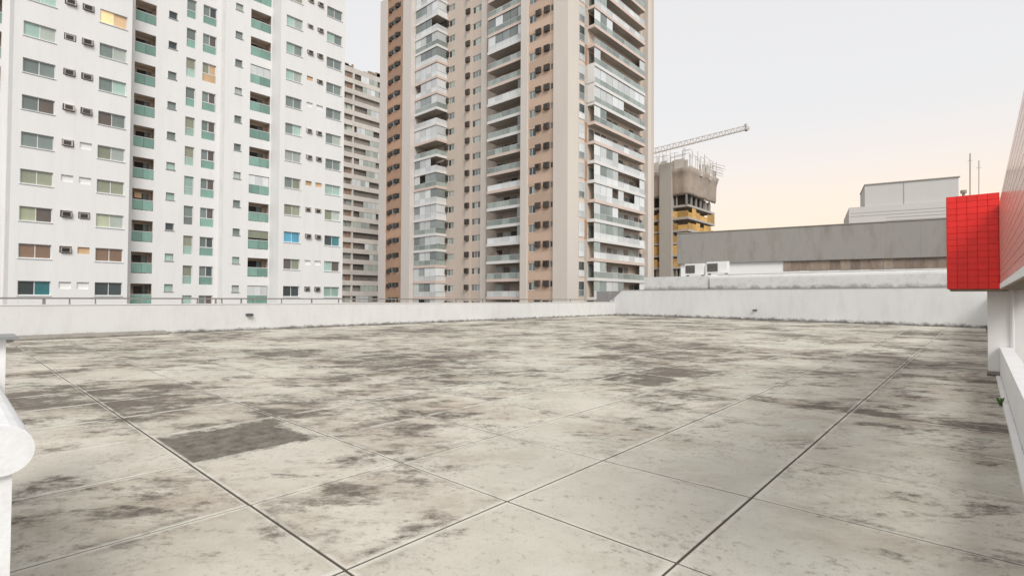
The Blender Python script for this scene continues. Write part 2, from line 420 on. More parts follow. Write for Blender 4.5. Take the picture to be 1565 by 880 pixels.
CACHE = {}
def shared(key, name, maker, mats, loc, parent):
    """an object whose mesh is shared by every other piece with the same key"""
    me = CACHE.get(key)
    if me is None:
        b = MB(); maker(b); me = CACHE[key] = b.mesh(name, mats, (0, 0, 0))
    return _place(bpy.data.objects.new(name, me), parent, loc)

class Face:
    """a facade: u runs along it, z up, d outwards"""
    def __init__(s, o, u):
        s.o = Vector(o); s.u = Vector(u).normalized(); s.n = s.u.cross(Vector((0, 0, 1)))
        s.key = (round(s.u.x, 3), round(s.u.y, 3))
    def P(s, u, z, d=0.0): return s.o + s.u * u + s.n * d + Vector((0, 0, z))
    def boxb(s, b, u0, u1, z0, z1, d0, d1, m=0):
        p = s.P
        b.hexa([p(u0, z0, d1), p(u1, z0, d1), p(u1, z0, d0), p(u0, z0, d0), p(u0, z1, d1), p(u1, z1, d1), p(u1, z1, d0), p(u0, z1, d0)], m)
    def box(s, name, u0, u1, z0, z1, d0, d1, m, parent):
        w, h, t = u1 - u0, z1 - z0, d1 - d0
        def mk(b):
            U, N = s.u, s.n
            c = [Vector((0, 0, 0)) + U * (a * w / 2) + N * e + Vector((0, 0, zz)) for zz in (0, h) for a, e in ((-1, t), (1, t), (1, 0), (-1, 0))]
            b.hexa(c)
        return shared(('box', s.key, round(w, 3), round(h, 3), round(t, 3), m.name), name, mk, m, s.P((u0 + u1) / 2, z0, d0), parent)
    def wall(s, b, u0, u1, z0, z1, ops, depth, back=True):
        us = sorted({u0, u1} | {o[0] for o in ops} | {o[1] for o in ops})
        zs = sorted({z0, z1} | {o[2] for o in ops} | {o[3] for o in ops})
        p = s.P
        cols = {}
        for i in range(len(us) - 1):
            uc = (us[i] + us[i + 1]) / 2
            mine = sorted([o for o in ops if o[0] < uc < o[1]], key=lambda o: o[2])
            zc = z0
            for o in mine + [None]:
                zt = o[2] if o else z1
                if zt - zc > 1e-4: b.quad(p(us[i], zc), p(us[i + 1], zc), p(us[i + 1], zt), p(us[i], zt))
                if o: zc = o[3]
        for a, c, e, f in [o[:4] for o in ops]:
            D = -depth
            b.quad(p(a, e, 0), p(a, f, 0), p(a, f, D), p(a, e, D))
            b.quad(p(c, e, D), p(c, f, D), p(c, f, 0), p(c, e, 0))
            b.quad(p(a, e, D), p(c, e, D), p(c, e, 0), p(a, e, 0))
            b.quad(p(a, f, 0), p(c, f, 0), p(c, f, D), p(a, f, D))

def window(F, u0, u1, z0, z1, d, panes, parent, fm='frame', w=0.05, split=None, sill=None):
    """frame with mullions set d behind the wall face, its panes as pieces of it; split=height of a transom"""
    n = len(panes) if split is None else 1
    W, H = u1 - u0, z1 - z0
    key = ('win', F.key, round(W, 3), round(H, 3), n, split, fm, sill)
    U, N_, Z = F.u, F.n, Vector((0, 0, 1))
    def mk(b):
        def bx(a, c, e, f, g=0.0, h=0.06):
            b.hexa([U * a + Z * e + N_ * h, U * c + Z * e + N_ * h, U * c + Z * e + N_ * g, U * a + Z * e + N_ * g,
                    U * a + Z * f + N_ * h, U * c + Z * f + N_ * h, U * c + Z * f + N_ * g, U * a + Z * f + N_ * g])
        h = W / 2
        bx(-h, -h + w, 0, H); bx(h - w, h, 0, H); bx(-h + w, h - w, 0, w); bx(-h + w, h - w, H - w, H)
        if split is None:
            for i in range(1, n):
                x = -h + W * i / n
                bx(x - w / 2, x + w / 2, w, H - w)
        else:
            bx(-h + w, h - w, H * split - w / 2, H * split + w / 2)
        if sill: bx(-h - 0.05, h + 0.05, -0.07, -0.002, 0.0, d + 0.06)
    fr = shared(key, 'window', mk, M[fm], F.P((u0 + u1) / 2, z0, -d), parent)
    if split is None:
        for i, g in enumerate(panes):
            a = u0 + W * i / n + w * (1 if i == 0 else 0.5); c = u0 + W * (i + 1) / n - w * (1 if i == n - 1 else 0.5)
            F.box('pane', a, c, z0 + w, z1 - w, -d + 0.01, -d + 0.03, G[g], fr)
    else:
        zm = z0 + H * split
        F.box('pane', u0 + w, u1 - w, z0 + w, zm - w / 2, -d + 0.01, -d + 0.03, G[panes[0]], fr)
        F.box('pane', u0 + w, u1 - w, zm + w / 2, z1 - w, -d + 0.01, -d + 0.03, G[panes[1]], fr)
    return fr

def aircon(F, u, z, w, h, d0, d1, parent, case='ac'):
    a = F.box('air_conditioner', u - w / 2, u + w / 2, z - h / 2, z + h / 2, d0, d1, M[case], parent)
    F.box('grille', u - w * 0.40, u + w * 0.32, z - h * 0.38, z + h * 0.36, d1, d1 + 0.02, M['ac_grille'], a)
    return a

# ------------------------------------------------------------------ the ground far below, and the roof terrace
gb = MB(); gb.quad((-3000, -3000, -9), (3000, -3000, -9), (3000, 3000, -9), (-3000, 3000, -9))
o = gb.build('ground', M['ground']); o['kind'] = 'structure'

TX0, TX1, TY0, TY1 = -25.7, 0.33, -3.0, 43.6
fb = MB()
fb.box(TX0 - 0.2, 8.0, TY0 - 6, TY1 + 0.3, -9, -0.006)
terrace = fb.build('terrace_floor', M['joint']); terrace['kind'] = 'structure'
pitch_t = 1.40
cells = []
xs = [0.03 - pitch_t * k for k in range(1, 20)]
ys = [1.62 + pitch_t * k for k in range(-3, 31)]
def clampx(a): return max(TX0, min(TX1, a))
edges_x = [TX1] + xs
for i in range(len(edges_x) - 1):
    x1, x0 = edges_x[i], max(edges_x[i + 1], TX0)
    if x1 - x0 < 0.05: continue
    for j in range(len(ys) - 1):
        y0, y1 = ys[j], min(ys[j + 1], TY1)
        if y1 - y0 < 0.05: continue
        c = Vector(((x0 + x1) / 2, (y0 + y1) / 2, -CAM_Z))
        dep = c.dot(fw)
        inside = dep > 0.6 and abs(c.dot(rt)) < dep * 1.05 + 1.2
        cells.append(((0 if inside else 1, c.length), x0, x1, y0, y1))
cells.sort(key=lambda c: c[0])
rest = MB()
for n, (_, x0, x1, y0, y1) in enumerate(cells):
    far = (x0 + x1) ** 2 / 4 + (y0 + y1) ** 2 / 4
    # the joints open and close a little from panel to panel
    g = 0.0085 + 0.004 * random.random()
    dz = random.uniform(-0.0015, 0.0015)
    if n < 296:
        w, d = round(x1 - x0 - 2 * g, 3), round(y1 - y0 - 2 * g, 3)
        def mk(b, w=w, d=d):
            e = 0.003
            b.v += [(-w / 2, -d / 2, -0.05), (w / 2, -d / 2, -0.05), (w / 2, d / 2, -0.05), (-w / 2, d / 2, -0.05),
                    (-w / 2, -d / 2, -e), (w / 2, -d / 2, -e), (w / 2, d / 2, -e), (-w / 2, d / 2, -e),
                    (-w / 2 + e, -d / 2 + e, 0), (w / 2 - e, -d / 2 + e, 0), (w / 2 - e, d / 2 - e, 0), (-w / 2 + e, d / 2 - e, 0)]
            for f in ((0, 1, 5, 4), (1, 2, 6, 5), (2, 3, 7, 6), (3, 0, 4, 7), (4, 5, 9, 8), (5, 6, 10, 9), (6, 7, 11, 10), (7, 4, 8, 11), (8, 9, 10, 11)):
                b.f.append(f); b.mi.append(0)
        shared(('tile', w, d), 'floor_panel', mk, M['floor'], ((x0 + x1) / 2, (y0 + y1) / 2, dz), terrace)
    else:
        rest.box(x0 + g, x1 - g, y0 + g, y1 - g, -0.05, dz)
o = rest.build('distant_floor_panels', M['floor'], terrace); o['kind'] = 'stuff'

# left parapet with its pipe rail
pt = thing('parapet_wall', 'long low white parapet along the left side under the steel rail', 'wall', (-25.8, 18, 0))
b = MB(); b.box(-25.9, -25.7, -8, 43.9, -1, 1.24); b.build('wall', M['parapet'], pt)
b = MB(); b.box(-25.93, -25.67, -8, 43.9, 1.242, 1.272); b.build('coping', M['whiteband'], pt)
rl = thing('steel_rail', 'thin grey steel rail on short posts along the top of the left parapet', 'railing', (-25.8, 18, 1.27))
b = MB(); b.box(-25.84, -25.77, -8, 43.6, 1.465, 1.525); b.build('rail', M['rail'], rl)
for y, w in ((-1.0, .05), (0.8, .05), (2.57, .13), (3.3, .06), (4.08, .05), (5.56, .07), (7.07, .07), (7.66, .07), (8.4, .1), (8.66, .06), (9.5, .08), (10.03, .07), (11.4, .05), (12.97, .09), (14.5, .06), (16.4, .06), (18.2, .07), (20.6, .06), (23, .06), (25.5, .06), (28.5, .06), (32, .06), (36, .06), (40, .06)):
    w *= 0.7
    b = MB(); b.box(-25.83, -25.78, y - w / 2, y + w / 2, 1.273, 1.464); b.box(-25.85, -25.76, y - w / 2 - .02, y + w / 2 + .02, 1.2735, 1.285)
    b.build('post', M['rail'], rl)
cb = thing('cement_kerb', 'low grey cement kerb at the foot of the left parapet', 'kerb', (-25.3, 3, 0))
b = MB()
prev = None
yy = -6.0
while yy < 6.4:
    b.hexa([(-25.7, yy, 0.0), (-25.05 - random.uniform(0, .05), yy, 0.0), (-25.05 - random.uniform(0, .05), yy + .62, 0.0), (-25.7, yy + .62, 0.0),
            (-25.7, yy, 0.15), (-25.12, yy, 0.10), (-25.12, yy + .615, 0.10), (-25.7, yy + .615, 0.15)])
    yy += 0.62
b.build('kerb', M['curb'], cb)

def drain(loc, axis, label, cat='drain'):
    x, y, z = loc
    t = thing('drain_spout', label, cat, (x, y, z))
    F = Face((x, y, z), axis)
    b = MB(); F.boxb(b, -0.17, 0.17, -0.06, 0.07, 0.0, 0.02); b.build('flange', M['zinc'], t)
    b = MB()
    p = F.P
    b.hexa([p(-.13, -.03, .2), p(.13, -.03, .2), p(.13, -.05, .02), p(-.13, -.05, .02), p(-.13, 0.0, .2), p(.13, 0.0, .2), p(.13, .06, .02), p(-.13, .06, .02)])
    b.build('spout', M['dark'], t)
drain((-25.7, 9.83, 0.73), (0, 1, 0), 'small dark drain spout projecting from the left parapet')

# back wall (slightly skew, taller, with a sloping left end)
bw = thing('back_wall', 'tall plain white wall closing the far end of the terrace', 'wall', (-12, 42, 0))
BF = Face((-26.3, 43.2, 0), (26.9, -3.0, 0))
b = MB()
p = BF.P
LN = 29.2
b.hexa([p(0.0, -1, 0), p(LN, -1, 0), p(LN, -1, -.22), p(0.0, -1, -.22), p(0.0, 1.45, 0), p(LN, 1.45, 0), p(LN, 1.45, -.22), p(0.0, 1.45, -.22)])
b.hexa([p(0.25, 1.45, 0), p(LN, 1.45, 0), p(LN, 1.45, -.22), p(0.25, 1.45, -.22), p(1.45, 2.36, 0), p(LN, 2.36, 0), p(LN, 2.36, -.22), p(1.45, 2.36, -.22)])
b.f = [f for i, f in enumerate(b.f) if i not in (1, 6)]; b.mi = b.mi[:len(b.f)]
b.quad(p(0, 1.45, 0), p(.25, 1.45, 0), p(.25, 1.45, -.22), p(0, 1.45, -.22)); 
b.build('wall', M['backwall'], bw)
b = MB(); BF.boxb(b, 1.44, LN, 2.362, 2.40, -.25, .03); b.build('coping', M['roofdirt'], bw)
dl = BF.P(13.75, 0.76, 0)
drain((dl.x, dl.y, dl.z), BF.u, 'tiny dark drain spout projecting from the far white wall')

# ------------------------------------------------------------------ right: low wall, pillar, red tiled overhang
lw = thing('low_side_wall', 'low white wall with skirting along the right edge of the terrace', 'wall', (0.4, 8, 0))
b = MB(); b.box(0.33, 0.52, 1.0, 14.98, -1, 0.62); b.build('wall', M['sidewall'], lw)
b = MB(); b.box(0.265, 0.328, 1.0, 14.6, -.02, 0.055); b.build('skirting', M['white'], lw)
tb = thing('tiled_building', 'white annexe with glossy red tiled box and pale tiled overhang at the right edge', 'building', (3, 14, 0))
b = MB()
b.box(0.15, 0.505, 15.0, 15.3, -1, 1.83); b.build('pillar', M['pillar'], tb)
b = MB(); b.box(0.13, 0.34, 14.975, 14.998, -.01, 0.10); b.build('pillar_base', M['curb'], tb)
b = MB(); b.bar((0.535, 14.97, -.1), (0.535, 14.97, 1.83), 0.028, 8); b.build('downpipe', M['white2'], tb)
b = MB(); b.box(0.506, 7.0, 15.05, 40.3, -1, 1.83); b.build('wall', M['pillar'], tb)
b = MB(); b.box(0.335, 1.0, 2.0, 15.8, 1.83, 3.5); b.build('cut_back_overhang', M['grout_side'], tb)  # overhang cut back to a narrow beam, open behind, so light reaches the pillar
b = MB(); b.box(-0.465, 0.335, 14.02, 15.8, 1.83, 3.74); sb = b.build('sign_box', M['grout'], tb)
b = MB(); b.box(-0.43, 0.45, 14.05, 14.95, 1.79, 1.828); b.build('soffit', M['under'], tb)
b = MB(); b.box(0.325, 1.0, 2.0, 14.0, 1.81, 1.829); b.build('upper_soffit', M['under'], tb)
RF = Face((-0.465, 14.02, 1.83), (1, 0, 0))
nc, nr = 5, 15
tw, th = 0.785 / nc, 1.91 / nr
for i in range(nc):
    for j in range(nr):
        RF.box('tile', i * tw + .004, (i + 1) * tw - .004, j * th + .0035, (j + 1) * th - .0035, 0.0, 0.010, M['red'], tb)
BX = Face((-0.465, 15.79, 1.83), (0, -1, 0))
b = MB()
for i in range(11):
    for j in range(nr):
        BX.boxb(b, i * .16 + .004, (i + 1) * .16 - .004, j * th + .0035, (j + 1) * th - .0035, 0.0, 0.010)
b.build('end_tiles', M['red'], tb)['kind'] = 'stuff'
# tile cladding of the long side wall, seen at a grazing angle: many small tiles joined
SF = Face((0.335, 14.0, 1.83), (0, -1, 0))   # faces -X
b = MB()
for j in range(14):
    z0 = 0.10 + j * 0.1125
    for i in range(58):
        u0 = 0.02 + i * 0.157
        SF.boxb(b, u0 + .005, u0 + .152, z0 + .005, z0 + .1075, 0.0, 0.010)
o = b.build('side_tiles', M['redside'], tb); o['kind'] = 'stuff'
b = MB(); SF.boxb(b, 0.0, 9.2, 0.0, 0.095, 0.0, 0.014); b.build('trim', M['white2'], tb)
wd = thing('weed_tuft', 'tiny green weed growing from the joint at the foot of the right wall', 'plant', (0.255, 10.85, 0))
b = MB()
for i in range(16):
    a = random.uniform(0, 6.28); l = random.uniform(.04, .11); h = random.uniform(.04, .12)
    c = Vector((0.25 + random.uniform(-.02, .01), 10.85 + random.uniform(-.05, .05), 0.0))
    q = c + Vector((math.cos(a) * l * .6, math.sin(a) * l, h)); s_ = Vector((-math.sin(a), math.cos(a), 0)) * .012
    b.quad(c - s_ * .4, c + s_ * .4, q + s_, q - s_)
b.build('leaf', M['leaf'], wd)['kind'] = 'stuff'

# ------------------------------------------------------------------ left foreground: low wall with bullnose coping, capped post
lf = thing('coped_wall', 'white low wall end with rounded coping at the left edge', 'wall', (-3.6, 0, 0))
b = MB(); b.box(-5.0, -2.9, -2.2, 0.205, -.02, 0.90); b.build('wall', M['coping'], lf)
prof = []
for i in range(13):                      # bullnose from the top round to the underside
    a = math.pi / 2 - math.pi * i / 12
    prof.append((0.165 + 0.105 * math.cos(a) ** 0.9 if math.cos(a) > 0 else 0.165, 0.975 + (0.105 if a > 0 else 0.095) * math.sin(a)))
prof = [(-2.3, 1.08)] + prof + [(0.12, 0.872), (-2.3, 0.872)]
b = MB()
n = len(prof)
XA, XB = -2.88, -5.02
b.v = [(XA, y, z) for y, z in prof] + [(XB, y, z) for y, z in prof]
b.f = [tuple(reversed(range(n))), tuple(range(n, 2 * n))] + [(i, (i + 1) % n, n + (i + 1) % n, n + i) for i in range(n)]
b.mi = [0] * len(b.f)
b.build('coping', M['coping'], lf)
ps = thing('capped_post', 'white post with a flat metal cap behind the coped wall', 'post', (-5.2, 0.2, 0))
b = MB(); b.box(-5.35, -5.05, 0.0, 0.31, -.02, 1.29); b.build('post', M['white2'], ps)
b = MB(); b.box(-5.40, -4.98, -0.05, 0.37, 1.292, 1.312); b.box(-5.40, -5.36, -0.05, 0.37, 1.25, 1.291); b.build('cap', M['zinc'], ps)

# ------------------------------------------------------------------ white apartment block
WB = thing('apartment_block', 'tall white apartment block with green glass balconies behind the left parapet', 'building', (-62, 17, -9))
Z0, PI_ = 2.73, 2.9
KS = range(-1, 13)
ZB, ZT = -9.0, 41.5
def zt(k): return Z0 + PI_ * k
FA = Face((-55, 0, 0), (0, 1, 0)); FB = Face((-57, 0, 0), (0, 1, 0)); FC = Face((-56.2, 0, 0), (0, 1, 0)); FD = Face((-54.5, 0, 0), (0, 1, 0)); F0 = Face((-59.5, 0, 0), (0, 1, 0))
W1p = {0: ('dark', 'teal'), 1: ('brown', 'brown'), 2: ('yellow', 'umber'), 3: ('olive', 'olive'), 4: ('grey', 'grey'), 5: ('grey', 'umber'), 6: ('grey', 'grey'), 7: ('mint', 'pale'), 8: ('mint', 'mint')}
W2p = {0: ('dark', 'dark'), 1: ('brown', 'brown'), 2: ('yellow', 'pale'), 3: ('olive', 'olive'), 4: ('olive', 'pale'), 5: ('umber', 'grey'), 6: ('grey', 'mint'), 7: ('grey', 'pale'), 8: ('lit', 'orange')}
W3p = {0: ('dark', 'dark'), 1: ('umber', 'olive'), 2: ('blue', 'blue'), 3: ('olive', 'olive'), 4: ('grey', 'olive'), 5: ('pale', 'pale'), 6: ('grey', 'mint'), 7: ('grey', 'grey'), 8: ('mint', 'pale'), 9: ('mint', 'grey'), 10: ('mint', 'pale')}
W4p = {0: ('mint', 'mint'), 1: ('mint', 'umber'), 2: ('dark', 'teal'), 3: ('olive', 'pale'), 4: ('mint', 'mint'), 5: ('grey', 'grey'), 6: ('grey', 'pale'), 7: ('grey', 'grey'), 8: ('grey', 'grey'), 9: ('grey', 'grey'), 10: ('mint', 'grey'), 11: ('grey', 'grey')}
AC1 = {0: '..', 1: 'ao', 2: 'aa', 3: '..', 4: 'a.', 5: 'aa', 6: 'aa', 7: 'aa', 8: 'aa'}
AC2 = {0: 'aa', 1: '..', 2: 'aa', 3: 'aa', 4: 'oo', 5: 'aa', 6: 'aa', 7: '..', 8: 'oa', 9: 'aa', 10: 'aa'}
pick = lambda seq: random.choice(seq)
COMMON = ('grey', 'mint', 'grey', 'pale', 'olive', 'grey')
opsA, opsB, opsC, opsD = [], [], [], []
for k in KS:
    t = zt(k)
    opsA += [(3.93, 5.85, t - 1.12, t), (8.62, 10.5, t - 1.12, t), (6.33, 7.1, t - .58, t - .02), (7.46, 8.24, t - .58, t - .02)]
    opsB += [(11.48, 13.1, t - 1.95, t), (14.1, 14.8, t - .68, t), (15.6, 16.42, t - 1.05 - 1.85, t - 1.05), (17.02, 18.25, t - 1.05 - 1.85, t - 1.05)]
    opsC += [(19.76, 20.45, t - .68, t), (21.25, 23.32, t - 1.95, t)]
    opsD += [(24.22, 25.98, t - 1.12, t), (28.8, 30.68, t - 1.12, t), (26.52, 27.22, t - .52, t - .02), (27.66, 28.4, t - .52, t - .02)]
DEP = 0.22
b = MB(); FA.wall(b, 3.4, 10.85, ZB, ZT, opsA, DEP); b.quad((-55, 10.85, ZB), (-57, 10.85, ZB), (-57, 10.85, ZT), (-55, 10.85, ZT)); b.quad((-59.5, 3.4, ZB), (-55, 3.4, ZB), (-55, 3.4, ZT), (-59.5, 3.4, ZT)); b.quad((-59.5, 3.4, ZT), (-55, 3.4, ZT), (-55, 10.85, ZT), (-59.5, 10.85, ZT)); b.build('wall', M['white'], WB)
# the balcony columns have deep openings, so their strips of wall are separate
def strip(F, u0, u1, a, c, parent, mat_in='recess', depth=1.3):
    b = MB(); F.wall(b, u0, u1, ZB, ZT, [(a, c, zt(k) - 1.95, zt(k)) for k in KS], 0.12)
    b.build('wall', M['white'], parent)
b = MB(); FB.wall(b, 13.3, 18.66, ZB, ZT, [o for o in opsB if o[0] > 13.3], DEP); b.quad((-57, 18.66, ZB), (-56.2, 18.83, ZB), (-56.2, 18.83, ZT), (-57, 18.66, ZT)); b.build('wall', M['white'], WB)
strip(FB, 10.85, 13.3, 11.48, 13.1, WB)
b = MB(); FC.wall(b, 18.83, 20.9, ZB, ZT, [o for o in opsC if o[0] < 20.9], DEP); b.build('wall', M['white'], WB)
strip(FC, 20.9, 23.4, 21.25, 23.32, WB)
b = MB(); FD.wall(b, 23.65, 31.05, ZB, ZT, opsD, DEP); b.quad((-56.2, 23.4, ZB), (-54.5, 23.65, ZB), (-54.5, 23.65, ZT), (-56.2, 23.4, ZT)); b.quad((-54.5, 31.05, ZB), (-70, 31.05, ZB), (-70, 31.05, ZT), (-54.5, 31.05, ZT)); b.build('wall', M['white'], WB)
b = MB(); b.box(-70, -57.0, 3.4, 31.04, ZT - .6, ZT - .1); b.box(-57.05, -54.6, 23.7, 31.0, ZT - .6, ZT - .1); b.build('roof', M['white2'], WB)
b = MB(); F0.wall(b, -6, 3.39, ZB, ZT, [(-1.2, 2.95, zt(k) - 2.0, zt(k) + .25) for k in KS], .15); b.build('wall', M['white'], WB)

def recess_balcony(F, u0, u1, z0, z1, k, parent, style):
    """opening with a room behind, a glass railing in front"""
    D = 1.25
    b = MB(); p = F.P
    e = 0.003
    b.quad(p(u0 - .1, z0 - e, -D), p(u1 + .1, z0 - e, -D), p(u1 + .1, z1 + e, -D), p(u0 - .1, z1 + e, -D))
    b.quad(p(u0 - .1, z0 - e, -.12), p(u0 - .1, z1 + e, -.12), p(u0 - .1, z1 + e, -D), p(u0 - .1, z0 - e, -D))
    b.quad(p(u1 + .1, z0 - e, -D), p(u1 + .1, z1 + e, -D), p(u1 + .1, z1 + e, -.12), p(u1 + .1, z0 - e, -.12))
    b.quad(p(u0 - .1, z0 - e, -D), p(u0 - .1, z0 - e, -.12), p(u1 + .1, z0 - e, -.12), p(u1 + .1, z0 - e, -D))
    b.quad(p(u0 - .1, z1 + e, -.12), p(u0 - .1, z1 + e, -D), p(u1 + .1, z1 + e, -D), p(u1 + .1, z1 + e, -.12))
    bal = b.build('balcony', M['recess_w'], parent)
    W = u1 - u0
    F.box('railing_glass', u0 + .03, u0 + W / 2 - .012, z0 + .06, z0 + .92, -.10, -.08, G['rail'], bal)
    F.box('railing_glass', u0 + W / 2 + .012, u1 - .03, z0 + .06, z0 + .92, -.10, -.08, G['rail'], bal)
    F.box('handrail', u0 + .001, u1 - .001, z0 + .925, z0 + .975, -.12, -.06, M['frame'], bal)
    a = u0 + W * random.uniform(.12, .3)
    F.box('door', a, a + W * .42, z0 + .0, z1 - .22, -D + .01, -D + .05, M['gap'], bal)
    F.box('door', a + W * .43, min(u1 - .05, a + W * .7), z0 + .0, z1 - .22, -D + .01, -D + .05, G['grey'], bal)
    if style == 'glazed':
        for i in range(3):
            F.box('glazing', u0 + .02 + (W - .04) * i / 3 + .008, u0 + .02 + (W - .04) * (i + 1) / 3 - .008, z0 + .98, z1 - .05, -.10, -.08, G['sky'], bal)
    elif style == 'laundry':
        F.box('cloth', u0 + .3, u0 + .85, z1 - .75, z1 - .25, -.7, -.66, G['orange'], bal)
        F.box('cloth', u0 + 1.1, u1 - .06, z0 + .1, z0 + .8, -.4, -.36, G['blue'], bal)
    elif style == 'blind':
        F.box('blind', u0 + .02, u1 - .02, z1 - .8, z1 - .02, -.10, -.08, G['olive'], bal)
for k in KS:
    t = zt(k)
    r = lambda: (pick(COMMON), pick(COMMON))
    window(FA, 3.93, 5.85, t - 1.12, t, DEP - .02, W1p.get(k) or r(), WB, sill=1)
    window(FA, 8.62, 10.5, t - 1.12, t, DEP - .02, W2p.get(k) or r(), WB, sill=1)
    for (F, tab, (ua, ub), w, h) in ((FA, AC1, (6.715, 7.85), .77, .56), (FD, AC2, (26.87, 28.03), .70, .50)):
        for u, c in zip((ua, ub), tab.get(k, 'aa')):
            F.box('recess_panel', u - w / 2, u + w / 2, t - .02 - h, t - .02, -DEP - .01, -DEP + (.09 if c != 'a' else .0), M['white2'] if c == '.' else G['orange'] if c == 'o' else M['gap'], WB)
            if c == 'a':
                du = random.uniform(-.03, .03)
                aircon(F, u + du, t - .02 - h / 2 - random.uniform(0, .03), w * .84, h * .78, -DEP + .002, random.uniform(.05, .25), WB)
    recess_balcony(FB, 11.48, 13.1, t - 1.95, t, k, WB, {3: 'laundry', 10: 'glazed'}.get(k, ''))
    recess_balcony(FC, 21.25, 23.32, t - 1.95, t, k, WB, {0: 'glazed', 4: 'glazed', 8: 'glazed', 2: 'blind'}.get(k, ''))
    window(FB, 14.1, 14.8, t - .68, t, DEP - .02, (pick(('grey', 'mint', 'dark', 'grey')),), WB, 'frame_d', sill=1)
    window(FC, 19.76, 20.45, t - .68, t, DEP - .02, (pick(('grey', 'mint', 'grey', 'pale')),), WB, 'frame_d', sill=1)
    window(FB, 15.6, 16.42, t - 2.9, t - 1.05, DEP - .02, (pick(('rail', 'mint', 'grey')), pick(('grey', 'mint', 'umber', 'olive'))), WB, 'frame', split=.44)
    window(FD, 24.22, 25.98, t - 1.12, t, DEP - .02, W3p.get(k) or r(), WB, sill=1)
    window(FD, 28.8, 30.68, t - 1.12, t, DEP - .02, W4p.get(k) or r(), WB, sill=1)
    # utility bay: green panel below, two panes above
    fr = window(FB, 17.02, 18.25, t - 2.9 + .82, t - 1.05, DEP - .02, ('grey', pick(('umber', 'dark'))) if k != 8 else ('olive', 'orange'), WB, 'frame', w=.06)
    F = FB
    F.box('railing_glass', 17.05, 18.22, t - 2.88, t - 2.9 + .80, -DEP + .02, -DEP + .05, G['rail'] if k != 8 else G['orange'], fr)
    recess_balcony(F0, -1.2, 2.95, t - 2.0, t + .25, k, WB, '')

# ------------------------------------------------------------------ beige apartment tower
TW = thing('apartment_tower', 'tall beige and terracotta corner tower with stacked balconies behind the terrace', 'building', (-65, 70, -9))
TP = 2.89
TK = range(0, 23)
def fl(k): return -1.35 + TP * k           # slab top
TB, TT = -9.0, fl(24)
Y1 = Face((0, 59.0, 0), (1, 0, 0))
def fy(y): return Face((0, y, 0), (1, 0, 0))
def fx(x): return Face((x, 0, 0), (0, 1, 0))
# masses
def mass(name, x0, x1, y0, y1, m, z0=TB, z1=TT):
    b = MB(); b.box(x0, x1, y0, y1, z0, z1); return b.build(name, M[m], TW)
mass('left_pier', -89.8, -87.6, 59.0, 64, 'tan_g', z1=61.7)
b = MB(); b.hexa([(-90.3, 59.6, TB), (-89.8, 59.0, TB), (-89.8, 64, TB), (-90.3, 64, TB), (-90.3, 59.6, 61.3), (-89.8, 59.0, 61.7), (-89.8, 64, 61.7), (-90.3, 64, 61.3)]); b.build('chamfer', M['tan_g'], TW)
mass('pier', -82.1, -79.5, 59.0, 64, 'tan_g')
mass('pier', -51.75, -50.45, 59.0, 64, 'tan_l')
mass('corner_pier', -45.45, -42.85, 59.0, 61.7, 'tan_l')
mass('core', -87.9, -43.6, 63.9, 83, 'tan')
mass('pier', -67.6, -66.35, 62.25, 63.9, 'tan')
mass('pier', -63.7, -62.35, 62.2, 63.9, 'tan_l')
mass('end_pier', -43.5, -41.8, 80.9, 82.1, 'tan_l')
mass('end_pier', -43.5, -41.95, 82.12, 83.4, 'tan')
b = MB(); b.box(-87.5, -43, 59.5, 83, TT, TT + .5); b.build('roof', M['tan'], TW)
FRB, FLB, FM = fy(59.35), fy(59.3), fy(62.55)
opsR, opsL, opsM = [], [], []
for k in TK:
    c = 0.85 + TP * k
    opsR += [(-50.35, -48.95, c - 1.0, c + .2), (-46.2, -45.62, c - .5, c + .35)]
    opsL += [(-86.8, -83.2, c - .25, c + .75)]
    opsM += [(-72.55, -71.0, c - 1.05, c + .1), (-66.2, -64.0, c - .95, c + .15)]
b = MB(); FRB.wall(b, -50.45, -45.45, TB, TT, opsR, .18); b.build('wall', M['salmon'], TW)
b = MB(); FLB.wall(b, -87.6, -82.1, TB, TT, opsL, .18); b.build('wall', M['rust'], TW)
b = MB(); FM.wall(b, -73.4, -67.6, TB, TT, [o for o in opsM if o[0] < -70], .18); b.build('wall', M['tan'], TW)
b = MB(); FM.wall(b, -66.35, -63.7, TB, TT, [o for o in opsM if o[0] > -70], .18); b.build('wall', M['tan'], TW)
b = MB(); fy(62.9).wall(b, -79.5, -73.4, TB, TT, [], .1); b.build('wall', M['tan'], TW)
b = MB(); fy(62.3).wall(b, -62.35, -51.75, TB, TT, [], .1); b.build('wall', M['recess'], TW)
F2W = fx(-42.95)
b = MB(); F2W.wall(b, 61.7, 80.9, TB, TT, [], .1); b.build('wall', M['recess_w'], TW)

